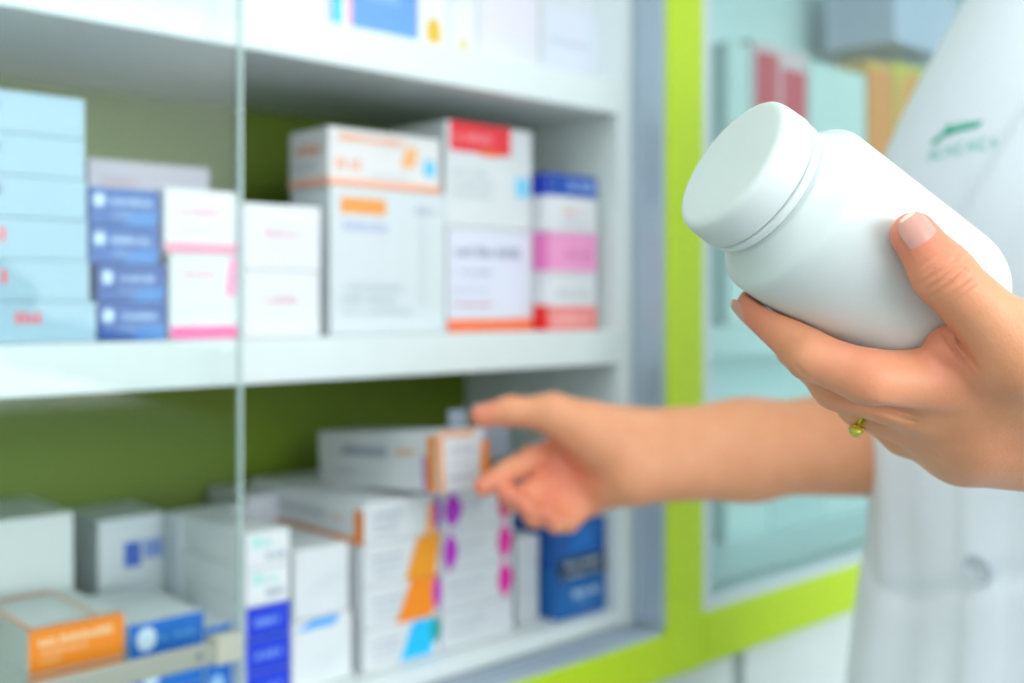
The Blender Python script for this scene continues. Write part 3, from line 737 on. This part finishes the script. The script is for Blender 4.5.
def hand_field(p, j, thick=1.0, thumb=(.0150, .0108, .0082, .0066), fr=FR, pk=.013):
    w = j['wrist']; el = j['elbow']
    ax = (el - w) / np.linalg.norm(el - w)
    lat = j['p_mcp'] - j['i_mcp']; lat = lat - ax * (lat @ ax); lat /= np.linalg.norm(lat)
    wa, wb = w - lat * .011, w + lat * .011
    fa, fb = w + ax * .085 - lat * .010, w + ax * .085 + lat * .010
    d = smin(cone(p, wa, fa, .0195 * thick, .0215 * thick), cone(p, wb, fb, .0190 * thick, .0210 * thick), .02)
    d = smin(d, cone(p, fa * .5 + fb * .5, el, .0285 * thick, .0400 * thick), .02)
    for k, r0, r1, src in (('i', .0150, .0112, wa), ('m', .0150, .0116, (wa + wb) / 2), ('r', .0145, .0112, (wa + wb) / 2), ('p', .0150, .0102, wb)):
        d = smin(d, cone(p, src - ax * .004, j[k + '_mcp'], r0, r1), pk)
    d = smin(d, cone(p, wa, j['t_cmc'], .0165, .0160), pk)
    d = smin(d, cone(p, j['t_cmc'], j['t_mcp'], thumb[0] + .0025, thumb[1] + .001), .014)
    # web between thumb and index
    wm = j['t_cmc'] * .62 + j['t_mcp'] * .38; im = j['i_mcp'] * .62 + w * .38
    d = smin(d, cone(p, wm, im, .0085, .0095), .016)
    if thick == 1.0:        # fold of skin squeezed up where thumb and index meet
        d = smin(d, cone(p, P(946, 346, .330), P(1005, 350, .334), .0042, .0085), .007)
    # webs between the fingers
    for k1, k2 in (('i', 'm'), ('m', 'r'), ('r', 'p')):
        m0 = (j[k1 + '_mcp'] + j[k2 + '_mcp']) / 2; m1 = (j[k1 + '_pip'] + j[k2 + '_pip']) / 2
        d = smin(d, cone(p, m0, m0 * .55 + m1 * .45, .0092, .0062), .006)
    out = d
    t = cone(p, j['t_mcp'], j['t_ip'], thumb[1], thumb[2])
    t = smin(t, cone(p, j['t_ip'], j['t_tip'], thumb[2] - .0001, thumb[3]), .004)
    out = smin(out, t, .009)
    for k in 'imrp':
        r = fr[k]
        g = cone(p, j[k + '_mcp'], j[k + '_pip'], r[0], r[1])
        g = smin(g, cone(p, j[k + '_pip'], j[k + '_dip'], r[1] - .0004, r[2]), .003)
        g = smin(g, cone(p, j[k + '_dip'], j[k + '_tip'], r[2] - .0003, r[3]), .003)
        g = smin(g, d, .008)
        out = smin(out, g, .0030)
    return out
# fine folds: (point, direction across the fold, reach, width, depth)
def unit(v): return v / np.linalg.norm(v)
_tt = unit(lh['t_tip'] - lh['t_ip'])
_tm = unit(lh['t_ip'] - lh['t_mcp'])
FOLDS = []
def add_folds(px, py, y, ang, length, depth, width=.0005, n=1, step=6, bow=0.0):
    """n parallel skin folds drawn at a place on the skin; ang in degrees of the fold line as seen"""
    for i in range(n):
        o = (i - (n - 1) / 2) * step
        a = math.radians(ang)
        cx = px + o * -math.sin(a); cy = py + o * math.cos(a)
        c = P(cx, cy, y); t = unit(P(cx + 20 * math.cos(a), cy + 20 * math.sin(a), y) - c)
        FOLDS.append((c, t, length, width, depth * random.uniform(.7, 1.1), bow))
# thumb joint wrinkles
add_folds(947, 276, .307, -38, .0066, .0011, .0006, 3, 8, 12)
add_folds(935, 261, .307, -38, .0045, .0005, .0005, 2, 7, 12)
add_folds(962, 293, .308, -36, .005, .0005, .0005, 2, 7, 12)
# thumb web
add_folds(960, 350, .325, 55, .006, .0010, .0008, 2, 8, 0)
# index joint and knuckles
add_folds(800, 374, .330, 48, .003, .0008, .0006, 2, 6, 0)
add_folds(884, 409, .330, 12, .008, .0012, .0012, 1, 5, 0)
add_folds(900, 414, .332, 16, .005, .0010, .0007, 2, 6, 0)
add_folds(908, 451, .345, 10, .008, .0012, .0012, 1, 5, 0)
def folds_field(p):
    s = np.zeros(len(p))
    for c, t, ln, wd, dp, bow in FOLDS:
        q = p - c
        m = np.abs(q).max(1) < ln * 3
        if not m.any(): continue
        q = q[m]; v = unit(c - A([0, 0, H]))        # looking direction at the fold
        q = q - (q @ v)[:, None] * v                # ignore depth along the look: a fold runs over the near side
        al = q @ t
        n = np.cross(v, t); ac = q @ n + bow * al * al
        s[m] += dp * np.exp(-(ac / wd) ** 2) * np.exp(-(al / ln) ** 4)
    near = p[:, 1] < .352
    return s * near
_ST = {}
def smooth_table(tab):
    """the sections blended over a few centimetres, so that no ridge runs round the body"""
    key = id(tab)
    if key not in _ST:
        zz = np.array(tab[0]); zf = np.linspace(zz[0], zz[-1], 240); st = zf[1] - zf[0]
        n = int(.07 / st); w = np.exp(-.5 * (np.arange(-n, n + 1) * st / .028) ** 2); w /= w.sum()
        out = [zf]
        for a in tab[1:]:
            y = np.interp(zf, zz, a)
            lo = 2 * y[0] - y[1:n + 1][::-1]; hi = 2 * y[-1] - y[-n - 1:-1][::-1]
            out.append(np.convolve(np.concatenate([lo, y, hi]), w, 'valid'))
        _ST[key] = (tab, out)
    return _ST[key][1]
def torso(p, grow=0.0, tab=None):
    q = p - PC; l = q @ PL; f = q @ PF; z = p[:, 2]
    zz, aa, bb, ff = smooth_table(tab)
    a = np.interp(z, zz, aa) + grow; b = np.interp(z, zz, bb) + grow; c = np.interp(z, zz, ff)
    k = np.sqrt((l / a) ** 2 + ((f - c) / b) ** 2)
    d = (k - 1) * np.minimum(a, b)
    return smax(d, smax(z - zz[-1], zz[0] - z, .02), .03)
BODY = ([.70, .85, .95, 1.03, 1.12, 1.20, 1.29, 1.35, 1.395], [.135, .150, .136, .118, .135, .142, .100, .068, .052], [.088, .096, .090, .084, .098, .108, .092, .075, .055], [0, 0, .0, .005, .012, .015, .008, -.005, -.012])
def body_field(p):
    d = torso(p, 0, BODY)
    d = smin(d, cone(p, B3(0, -.012, 1.365), B3(0, .015, 1.465), .050, .047), .03)
    # head
    hc = B3(0, .035, 1.570)
    d2 = cone(p, hc, B3(0, .005, 1.595), .078, .080)
    d2 = smin(d2, cone(p, B3(0, .06, 1.500), B3(0, .075, 1.487), .042, .030), .04)
    d2 = smin(d2, cone(p, B3(0, .112, 1.565), B3(0, .128, 1.538), .007, .011), .012)
    for s in (-1, 1):
        d2 = smax(d2, -cone(p, B3(s * .032, .128, 1.562), B3(s * .032, .13, 1.562), .014, .013), .012)
        d2 = smin(d2, cone(p, B3(s * .032, .096, 1.562), B3(s * .032, .098, 1.562), .0135, .0135), .002)
        d2 = smin(d2, cone(p, B3(s * .078, .005, 1.570), B3(s * .080, .0, 1.540), .013, .008), .006)
    d2 = smin(d2, cone(p, B3(-.016, .108, 1.509), B3(.016, .108, 1.509), .006, .006), .006)
    d2 = smin(d2, cone(p, B3(-.012, .106, 1.498), B3(.012, .106, 1.498), .006, .006), .005)
    d = smin(d, d2, .02)
    for s in (-1, 1):
        d = smin(d, cone(p, B3(s * .075, 0, .80), B3(s * .085, .015, .46), .082, .055), .03)
        d = smin(d, cone(p, B3(s * .085, .015, .46), B3(s * .085, -.01, .09), .055, .037), .02)
        d = smin(d, cone(p, B3(s * .085, -.02, .045), B3(s * .095, .12, .03), .036, .026), .03)
    for j in (lh, rh):
        d = smin(d, cone(p, j['shoulder'], j['elbow'], .041, .038), .03)
        d = smin(d, cone(p, j['shoulder'] * .6 + B3(0, 0, 1.31) * .4, j['shoulder'], .045, .041), .04)
    h = hand_field(p, lh) + folds_field(p)
    # the hand yields where it presses on the bottle
    q = p - BT; s = q @ BA; rad = np.sqrt(np.maximum((q * q).sum(1) - s * s, 0))
    db = smax(rad - BR, smax(.020 - s, s - BLEN, .004), .004)
    h = smax(h, .0008 - db, .0006)
    d = smin(d, h, .012)
    h = hand_field(p, rh, 1.02, (.0145, .0115, .0095, .0078), {k: tuple(x * 1.02 for x in v) for k, v in FR.items()})
    q = (p - HB_C) @ HB_M
    e = np.abs(q) - HB_H
    dbx = np.minimum(e.max(1), 0) + np.sqrt((np.maximum(e, 0) ** 2).sum(1))
    h = smax(h, .0004 - dbx, .0015)
    d = smin(d, h, .012)
    return d
# --- the carton in the far hand: aligned with the shelves, dipping at its far end
def held_box():
    W, D, Hh = .0420, .160, .0425
    yw = -.04
    o = carton('long white carton with orange and purple stripe, held between thumb and fingers', 0, W, 0, D, 0, Hh, 'eceef2',
        [Rr(0, .0, .10, .9, 'f29a50'), T(.18, .62, .8, .72, 'b8bccc'), T(.18, .42, .7, .5, 'c4c8d4'), T(.18, .2, .8, .28, 'b4b8c8'), ('F', 'slant', .84, 0, 1.1, .8, 'f28a24'), Rr(.0, .9, .8, 1, 'f6b890'),
         T(.22, .58, .62, .76, 'a4aabc', 'L'), T(.68, .62, .86, .72, 'eeb48a', 'L'), ('L', 'slant', .90, .0, .99, .95, 'f29440'), Rr(.885, 0, .91, .6, 'b06ac8', 'L'), T(.14, .24, .36, .34, 'c4c8d4', 'L')],
        0, None, pos=P(440, 493.5, .762).tolist(), pitch=0)
    # origin is the middle of the base front edge: move by half a width along the front
    R = Matrix.Rotation(ROTZ + yw, 4, 'Z') @ Matrix.Rotation(-.085, 4, 'X')
    o.rotation_euler = R.to_euler()
    o.location = Vector(P(440, 493.5, .762)) + R.to_3x3() @ Vector((W / 2, 0, 0))
    o['category'] = 'box'
    c = o.location + R.to_3x3() @ Vector((0, D / 2, Hh / 2))
    return o, A(c), A(R.to_3x3()), A([W / 2, D / 2, Hh / 2])
hb, HB_C, HB_M, HB_H = held_box()
# grey end flap standing open on the held carton's far side
def flap():
    grey = mat('grey_board_flap', '8f99a8', .5)
    o = obj('end_flap', box_bm((.0212, .0060, .0195), (.0500, .0066, .0425), .0002), grey, hb)
    o['label'] = 'grey inner side of the open flap'
    o = obj('end_flap', box_bm((.004, .0180, .0430), (.020, .0186, .0560), .0002), grey, hb)
    o['label'] = 'grey tuck flap standing up'
flap()
person = empty('person', tuple(PC))
tag(person, 'person in a white coat holding a bottle and reaching to the shelf', 'person')
def to_local(V): return V - PC
xs = axis_pts([(-.075, .058, .0028), (.058, .205, .00075), (.205, .62, .0042)])
ys = axis_pts([(.285, .402, .00075), (.402, .98, .0035)])
zs = axis_pts([(-.01, .80, .012), (.80, 1.00, .005), (1.00, 1.066, .003), (1.066, 1.19, .00075), (1.19, 1.42, .005), (1.42, 1.71, .0045)])
V, Q = surface(body_field, xs, ys, zs)
me = np_mesh('body', to_local(V), Q)
bl = np.zeros(len(V))
for j in (lh, rh):
    for k, r in (('t_tip', .016), ('i_tip', .016), ('m_tip', .015), ('r_tip', .015), ('p_tip', .014), ('i_pip', .010), ('m_pip', .011), ('t_ip', .010), ('m_mcp', .012)):
        bl = np.maximum(bl, (.75 if 'tip' in k else .35) * np.exp(-((V - j[k]) ** 2).sum(1) / r ** 2))
for j in (rh,):
    bl = np.maximum(bl, .6 * np.exp(-((V - (j['m_pip'] * .5 + j['m_mcp'] * .5)) ** 2).sum(1) / .035 ** 2))
bl = np.maximum(bl, .55 * np.exp(-((V - P(945, 350, .33)) ** 2).sum(1) / .012 ** 2))
bl = np.maximum(bl, .4 * np.exp(-((V - P(860, 348, .32)) ** 2).sum(1) / .02 ** 2))
at = me.attributes.new('blush', 'FLOAT', 'POINT'); at.data.foreach_set('value', bl.astype(np.float32))
SKIN = skin_mat()
body = obj('body', me, SKIN, person, True)
BVH = BVHTree.FromPolygons([tuple(v) for v in V], [tuple(q) for q in Q])
# --- fingernails: curved plates seated on the fingertips
nail_m = mat('nail_plate', 'df9f90', 0.3, spec=.5, coat=.15); nail_t = mat('nail_free_edge', 'ecd2c0', 0.35)
def nail(tip, dirv, nrm, width, length, rad, lift=.0004, edge=.84):
    t = unit(dirv); n = unit(nrm - t * (nrm @ t)); s = np.cross(t, n)
    hit = BVH.ray_cast(Vector(tip + n * .03), Vector(-n))
    c = A(hit[0]) if hit[0] is not None else tip + n * rad
    bm = bmesh.new(); NU, NV = 20, 34; g = []
    for i in range(NV + 1):
        v = i / NV; row = []
        # outline: rounded cuticle and rounded tip
        wv = width * (max(0.0, 1 - abs((v - .5) / .5) ** 3.2) ** .5)
        wv = max(wv, width * .06)
        for k in range(NU + 1):
            u = (k / NU * 2 - 1) * wv
            a = u / rad
            q = c + t * ((v - .45) * length) + s * (rad * math.sin(a)) + n * (rad * (math.cos(a) - 1) + lift - .00145 * (v - .35) ** 2 * 1.6)
            row.append(bm.verts.new(q - PC))
        g.append(row)
    for i in range(NV):
        for k in range(NU):
            f = bm.faces.new((g[i][k], g[i][k + 1], g[i + 1][k + 1], g[i + 1][k]))
            f.material_index = 1 if (i + .5) / NV > edge + .05 * (abs(k / NU - .5) * 2) ** 2 - .03 else 0
    bmesh.ops.recalc_face_normals(bm, faces=bm.faces)
    bmesh.ops.solidify(bm, geom=list(bm.faces), thickness=.0004)
    obj('fingernail', bm, [nail_m, nail_t], person, True)
view = lambda q: unit(A([0, 0, H]) - q)
nail(lh['t_tip'] - _tt * .0008, _tt, view(lh['t_tip']) * .95 + A([.10, 0, .24]), .0052, .0132, .0066, .00025, .93)
_it = unit(lh['i_tip'] - lh['i_dip'])
nail(lh['i_tip'] + _it * .001, _it, A([-.95, -.10, -.35]), .0042, .0098, .0056, .0002, .9)
_rt = unit(rh['t_tip'] - rh['t_ip'])
nail(rh['t_tip'], _rt, A([.0, .2, 1.0]), .0058, .012, .0080)
# --- finger ring with a stone on the near hand's ring finger
def finger_ring():
    a, b = lh['r_mcp'], lh['r_pip']; c = a * .0 + b * 1.0; t = unit(b - a)
    gold = mat('gold', 'd9b23c', .22, 1.0)
    up = unit(np.cross(t, A([0, 1, 0]))); sd = np.cross(t, up); R0 = .0091
    bm = bmesh.new(); n, m = 48, 10; gr = []
    for i in range(n):
        th = 2 * math.pi * i / n; o = up * math.cos(th) + sd * math.sin(th)
        gr.append([bm.verts.new(c + o * (R0 + .0009 * math.cos(f)) + t * (.0013 * math.sin(f)) - PC) for f in [2 * math.pi * k / m for k in range(m)]])
    for row in gr:                     # seated against the bottle, not through it
        for v in row:
            q = A(v.co) + PC - BT; sx = q @ BA; rv = q - BA * sx; rl = np.linalg.norm(rv)
            if rl < BR + .0007: v.co = Vector(BT + BA * sx + rv / rl * (BR + .0007) - PC)
    for i in range(n):
        for k in range(m):
            bm.faces.new((gr[i][k], gr[(i + 1) % n][k], gr[(i + 1) % n][(k + 1) % m], gr[i][(k + 1) % m]))
    bmesh.ops.recalc_face_normals(bm, faces=bm.faces)
    r = obj('finger_ring', bm, gold, person, True)
    r['label'] = 'gold ring with a round stone'
    dr = A([-.95, -.30, -.50]); dr = unit(dr - t * (dr @ t))
    pt = c + dr * (R0 + .0018)
    sb = bmesh.new()
    bmesh.ops.create_icosphere(sb, subdivisions=3, radius=.0023)
    for v in sb.verts: v.co = Vector(pt + A(v.co) * A([1, 1, .9]) - PC)
    obj('stone', sb, mat('yellow_stone', 'c8c24a', .12, 0.3, spec=.9), r, True)
    cb = bmesh.new()
    for k in range(4):
        s = unit(np.cross(dr, t)); ang = math.pi / 2 * k + .78
        o = (s * math.cos(ang) + t * math.sin(ang)) * .0021
        mv = Vector(pt + o - dr * .0008 - PC)
        tmp = bmesh.ops.create_icosphere(cb, subdivisions=2, radius=.0008, matrix=Matrix.Translation(mv))
    obj('prong', cb, gold, r, True)
finger_ring()
# --- white coat
COAT = ([.48, .70, .85, .95, 1.03, 1.12, 1.20, 1.29, 1.345, 1.385, 1.415], [.225, .205, .190, .172, .160, .156, .154, .110, .078, .070, .066], [.165, .150, .138, .124, .116, .120, .128, .112, .092, .076, .068], [0, 0, 0, .0, .005, .012, .016, .008, -.003, -.010, -.012])
def sl(j, t): return j['shoulder'] + (j['elbow'] - j['shoulder']) * t
def coat_field(p):
    q = p - PC; l = q @ PL; f = q @ PF; z = p[:, 2]
    d = torso(p, 0, COAT)
    th = np.arctan2(l, f)
    # hanging folds, stronger towards the hem
    w = np.clip((1.22 - z) / .5, 0, 1)
    d = d + w * (.0030 * np.sin(th * 9 + 1.5 * np.sin(z * 5)) + .0016 * np.sin(th * 17 + z * 9)) + .0012 * np.sin(z * 42 + 3 * th) * np.clip((1.2 - z) / .2, 0, 1)
    d = d + .0035 * np.exp(-((z - (.978 + .02 * np.sin(th * 3))) / .008) ** 2)
    for j in (lh, rh):
        a = cone(p, sl(j, -.02), sl(j, .58), .050, .055)
        cut = (p - sl(j, .60)) @ unit(j['elbow'] - j['shoulder'])
        a = smax(a, cut, .008)
        a = smax(a, -smax(cone(p, sl(j, .3), sl(j, .9), .048, .050), .045 - 0 * cut - (cut + .07), .004), .004)
        a = a + .0018 * np.sin(((p - sl(j, 0)) @ unit(j['elbow'] - j['shoulder'])) * 120 + th * 3)
        d = smin(d, a, .035)
    d = smin(d, cone(p, B3(.045, -.015, 1.345), sl(lh, .0), .050, .054), .04)
    # lapel and button placket: raised layers on the front
    front = f > 0
    edge = .002 - np.clip((1.40 - z) / .16, 0, 1) * .0 + np.clip((z - 1.17) / .18, 0, 1) * .085
    lay = 1 / (1 + np.exp(-(l - edge) / .0016))
    d = d - .0030 * lay * front
    lp = np.exp(-((l - (edge + .034)) / .0018) ** 2) * np.clip((z - 1.14) * 30, 0, 1)
    d = d + .0010 * lp * front
    st = np.exp(-((l - (edge + .03)) / .0012) ** 2) * np.clip((1.14 - z) * 30, 0, 1)
    d = d + .0007 * st * front
    # neck opening
    d = smax(d, -cone(p, B3(0, .0, 1.40), B3(0, .02, 1.50), .056, .075), .006)
    return d
xs2 = axis_pts([(.06, .72, .0045)]); ys2 = axis_pts([(.38, 1.06, .0045)]); zs2 = axis_pts([(.44, .95, .007), (.95, 1.46, .0035)])
cV, cQ = surface(coat_field, xs2, ys2, zs2, newton=2)
linen = mat('white_coat_cloth', 'f0f4fd', 0.75, spec=.2, var=.02, bump=.35, bscale=900)
coat = obj('coat', np_mesh('coat', to_local(cV), cQ), linen, person, True)
cb = BVHTree.FromPolygons([tuple(v) for v in cV], [tuple(q) for q in cQ])
def on_coat(l, z, f=1.0):
    o = B3(l, .5, z); hit = cb.ray_cast(Vector(o), Vector(-PF))
    return A(hit[0]), A(hit[1])
for i, z in enumerate((1.105, .995, .885, .775, .665)):
    h, n = on_coat(.016, z)
    prof = [(r * 1.35, z * 1.35) for r, z in [(0, .0008), (.0035, .0009), (.0045, .0012), (.0052, .0020), (.0058, .0022), (.0062, .0016), (.0060, .0004), (.0050, 0), (0, 0)]]
    bt = obj('button', lathe(prof, 40), mat('pearl_button', 'ccd2dc', .25, coat=.3), coat, True)
    bt.location = h - PC + n * .0002; bt.rotation_mode = 'QUATERNION'; bt.rotation_quaternion = Vector((0, 0, 1)).rotation_difference(Vector(n))
# --- embroidered mark on the chest: a slanting green swash over a line of fainter letters
def logo():
    bm = bmesh.new()
    def from_pix(px, py):
        d = unit(P(px, py, 1.0) - A([0, 0, H]))
        h = cb.ray_cast(Vector((0, 0, H)), Vector(d))
        return h
    ctr = from_pix(958, 137)
    c, n = A(ctr[0]), A(ctr[1])
    ex = unit(from_pix(990, 131)[0] - Vector(c)); ex = A(ex); ey = unit(np.cross(n, ex))
    sc = np.linalg.norm(A(from_pix(978, 134)[0]) - A(from_pix(938, 147)[0])) / 38.0     # metres per picture unit
    def put(poly, mi):
        vs = []
        for x, y in poly:
            o = c + ex * (x * sc) + ey * (y * sc)
            h = cb.ray_cast(Vector(o + n * .03), Vector(-n))
            q = A(h[0]) if h[0] is not None else o
            vs.append(bm.verts.new(q + n * .0005 - PC))
        f = bm.faces.new(vs); f.material_index = mi
    def stroke(x0, y0, x1, y1, w, mi):
        k = 6
        dx, dy = x1 - x0, y1 - y0; ln = math.hypot(dx, dy); nx, ny = -dy / ln * w / 2, dx / ln * w / 2
        for i in range(k):
            a, b2 = i / k, (i + 1) / k
            put([(x0 + dx * a + nx, y0 + dy * a + ny), (x0 + dx * b2 + nx, y0 + dy * b2 + ny), (x0 + dx * b2 - nx, y0 + dy * b2 - ny), (x0 + dx * a - nx, y0 + dy * a - ny)], mi)
    stroke(-27, 0, -15, 5, 4.5, 0); stroke(-15, 5, -9, 12, 5, 0); stroke(-16, 5, 18, 6.5, 3.2, 0)
    for x in (-8, -3, 2, 7, 12, 17): stroke(x, 5, x + 3, 12 - abs(x) * .12, 2.6, 0)
    # second line, letter like strokes
    for x in (-28, -19, -9, 1, 11, 21, 31):
        stroke(x, -15, x + 1.5, -6, 2.2, 1)
        if x in (-19, 1, 21): stroke(x, -6.5, x + 6, -6, 2, 1); stroke(x, -14.5, x + 6, -14.5, 2, 1)
        else: stroke(x + 1, -6.5, x + 5.5, -14, 2, 1)
        if x in (-28, -9, 11): stroke(x + 5.5, -14.5, x + 6.5, -6, 2, 1)
    bmesh.ops.recalc_face_normals(bm, faces=bm.faces)
    return obj('embroidered_mark', bm, [mat('green_thread', '12b598', .7), mat('pale_green_thread', 'a4d8d4', .7)], coat)
logo()
# --- trousers, shoes and hair
def simple(name, fn, bx, m, h=.012):
    g = [axis_pts([(a, b, h)]) for a, b in bx]
    v, q = surface(fn, *g, newton=2)
    return obj(name, np_mesh(name, to_local(v), q), m, person, True)
TROUSER = ([.74, .85, .98], [.145, .158, .138], [.092, .100, .086], [0, 0, 0])
def trousers(p):
    d = torso(p, .008, TROUSER)
    for s in (-1, 1):
        d = smin(d, cone(p, B3(s * .078, 0, .80), B3(s * .088, .012, .46), .092, .070), .03)
        d = smin(d, cone(p, B3(s * .088, .012, .46), B3(s * .088, -.01, .10), .070, .058), .03)
    return smax(d, .075 - p[:, 2], .01)
simple('trousers', trousers, ((.10, .66), (.45, .98), (.05, 1.02)), mat('dark_trouser_cloth', '343a48', .8))
for s in (-1, 1):
    def shoe(p, s=s):
        d = smin(cone(p, B3(s * .086, -.03, .050), B3(s * .096, .13, .034), .046, .036), cone(p, B3(s * .086, -.03, .05), B3(s * .088, -.02, .095), .044, .046), .02)
        return smax(smax(d, .004 - p[:, 2], .004), -cone(p, B3(s * .086, -.015, .09), B3(s * .086, -.012, .2), .037, .040), .004)
    simple('shoe', shoe, ((.08, .68), (.4, 1.0), (-.02, .16)), mat('white_shoe_leather', 'd8d8d6', .5), .006)
def hair(p):
    d = cone(p, B3(0, .022, 1.590), B3(0, -.005, 1.600), .086, .092)
    d = smin(d, cone(p, B3(0, -.06, 1.555), B3(0, -.075, 1.475), .050, .035), .05)
    d = smax(d, -cone(p, B3(0, .085, 1.535), B3(0, .15, 1.515), .068, .09), .012)
    th = (p - PC) @ PL
    return d + .0015 * np.sin(th * 260 + p[:, 2] * 20)
simple('hair', hair, ((.2, .56), (.55, .9), (1.38, 1.74)), mat('dark_hair', '2a211d', .45), .006)
# ------------------------------------------------------------------ camera and view
cd = bpy.data.cameras.new('camera'); cam = bpy.data.objects.new('camera', cd); link(cam)
cam.location = (0, 0, H); cam.rotation_euler = (math.pi / 2, 0, 0)
cd.sensor_width = 36; cd.lens = 36 * F / 1024
cd.shift_y = -(341.5 - HOR) / 1024
cd.clip_start = .02
cd.dof.use_dof = True; cd.dof.focus_distance = .322; cd.dof.aperture_fstop = 6.5
scn.camera = cam
vs = scn.view_settings
vs.view_transform = 'Standard'; vs.look = 'None'; vs.gamma = 1.0; vs.use_curve_mapping = False
vs.exposure = EXPOSURE
scn.cycles.use_denoising = True
scn.cycles.max_bounces = 10; scn.cycles.diffuse_bounces = 5; scn.cycles.transparent_max_bounces = 16
scn.cycles.sample_clamp_indirect = 8.0
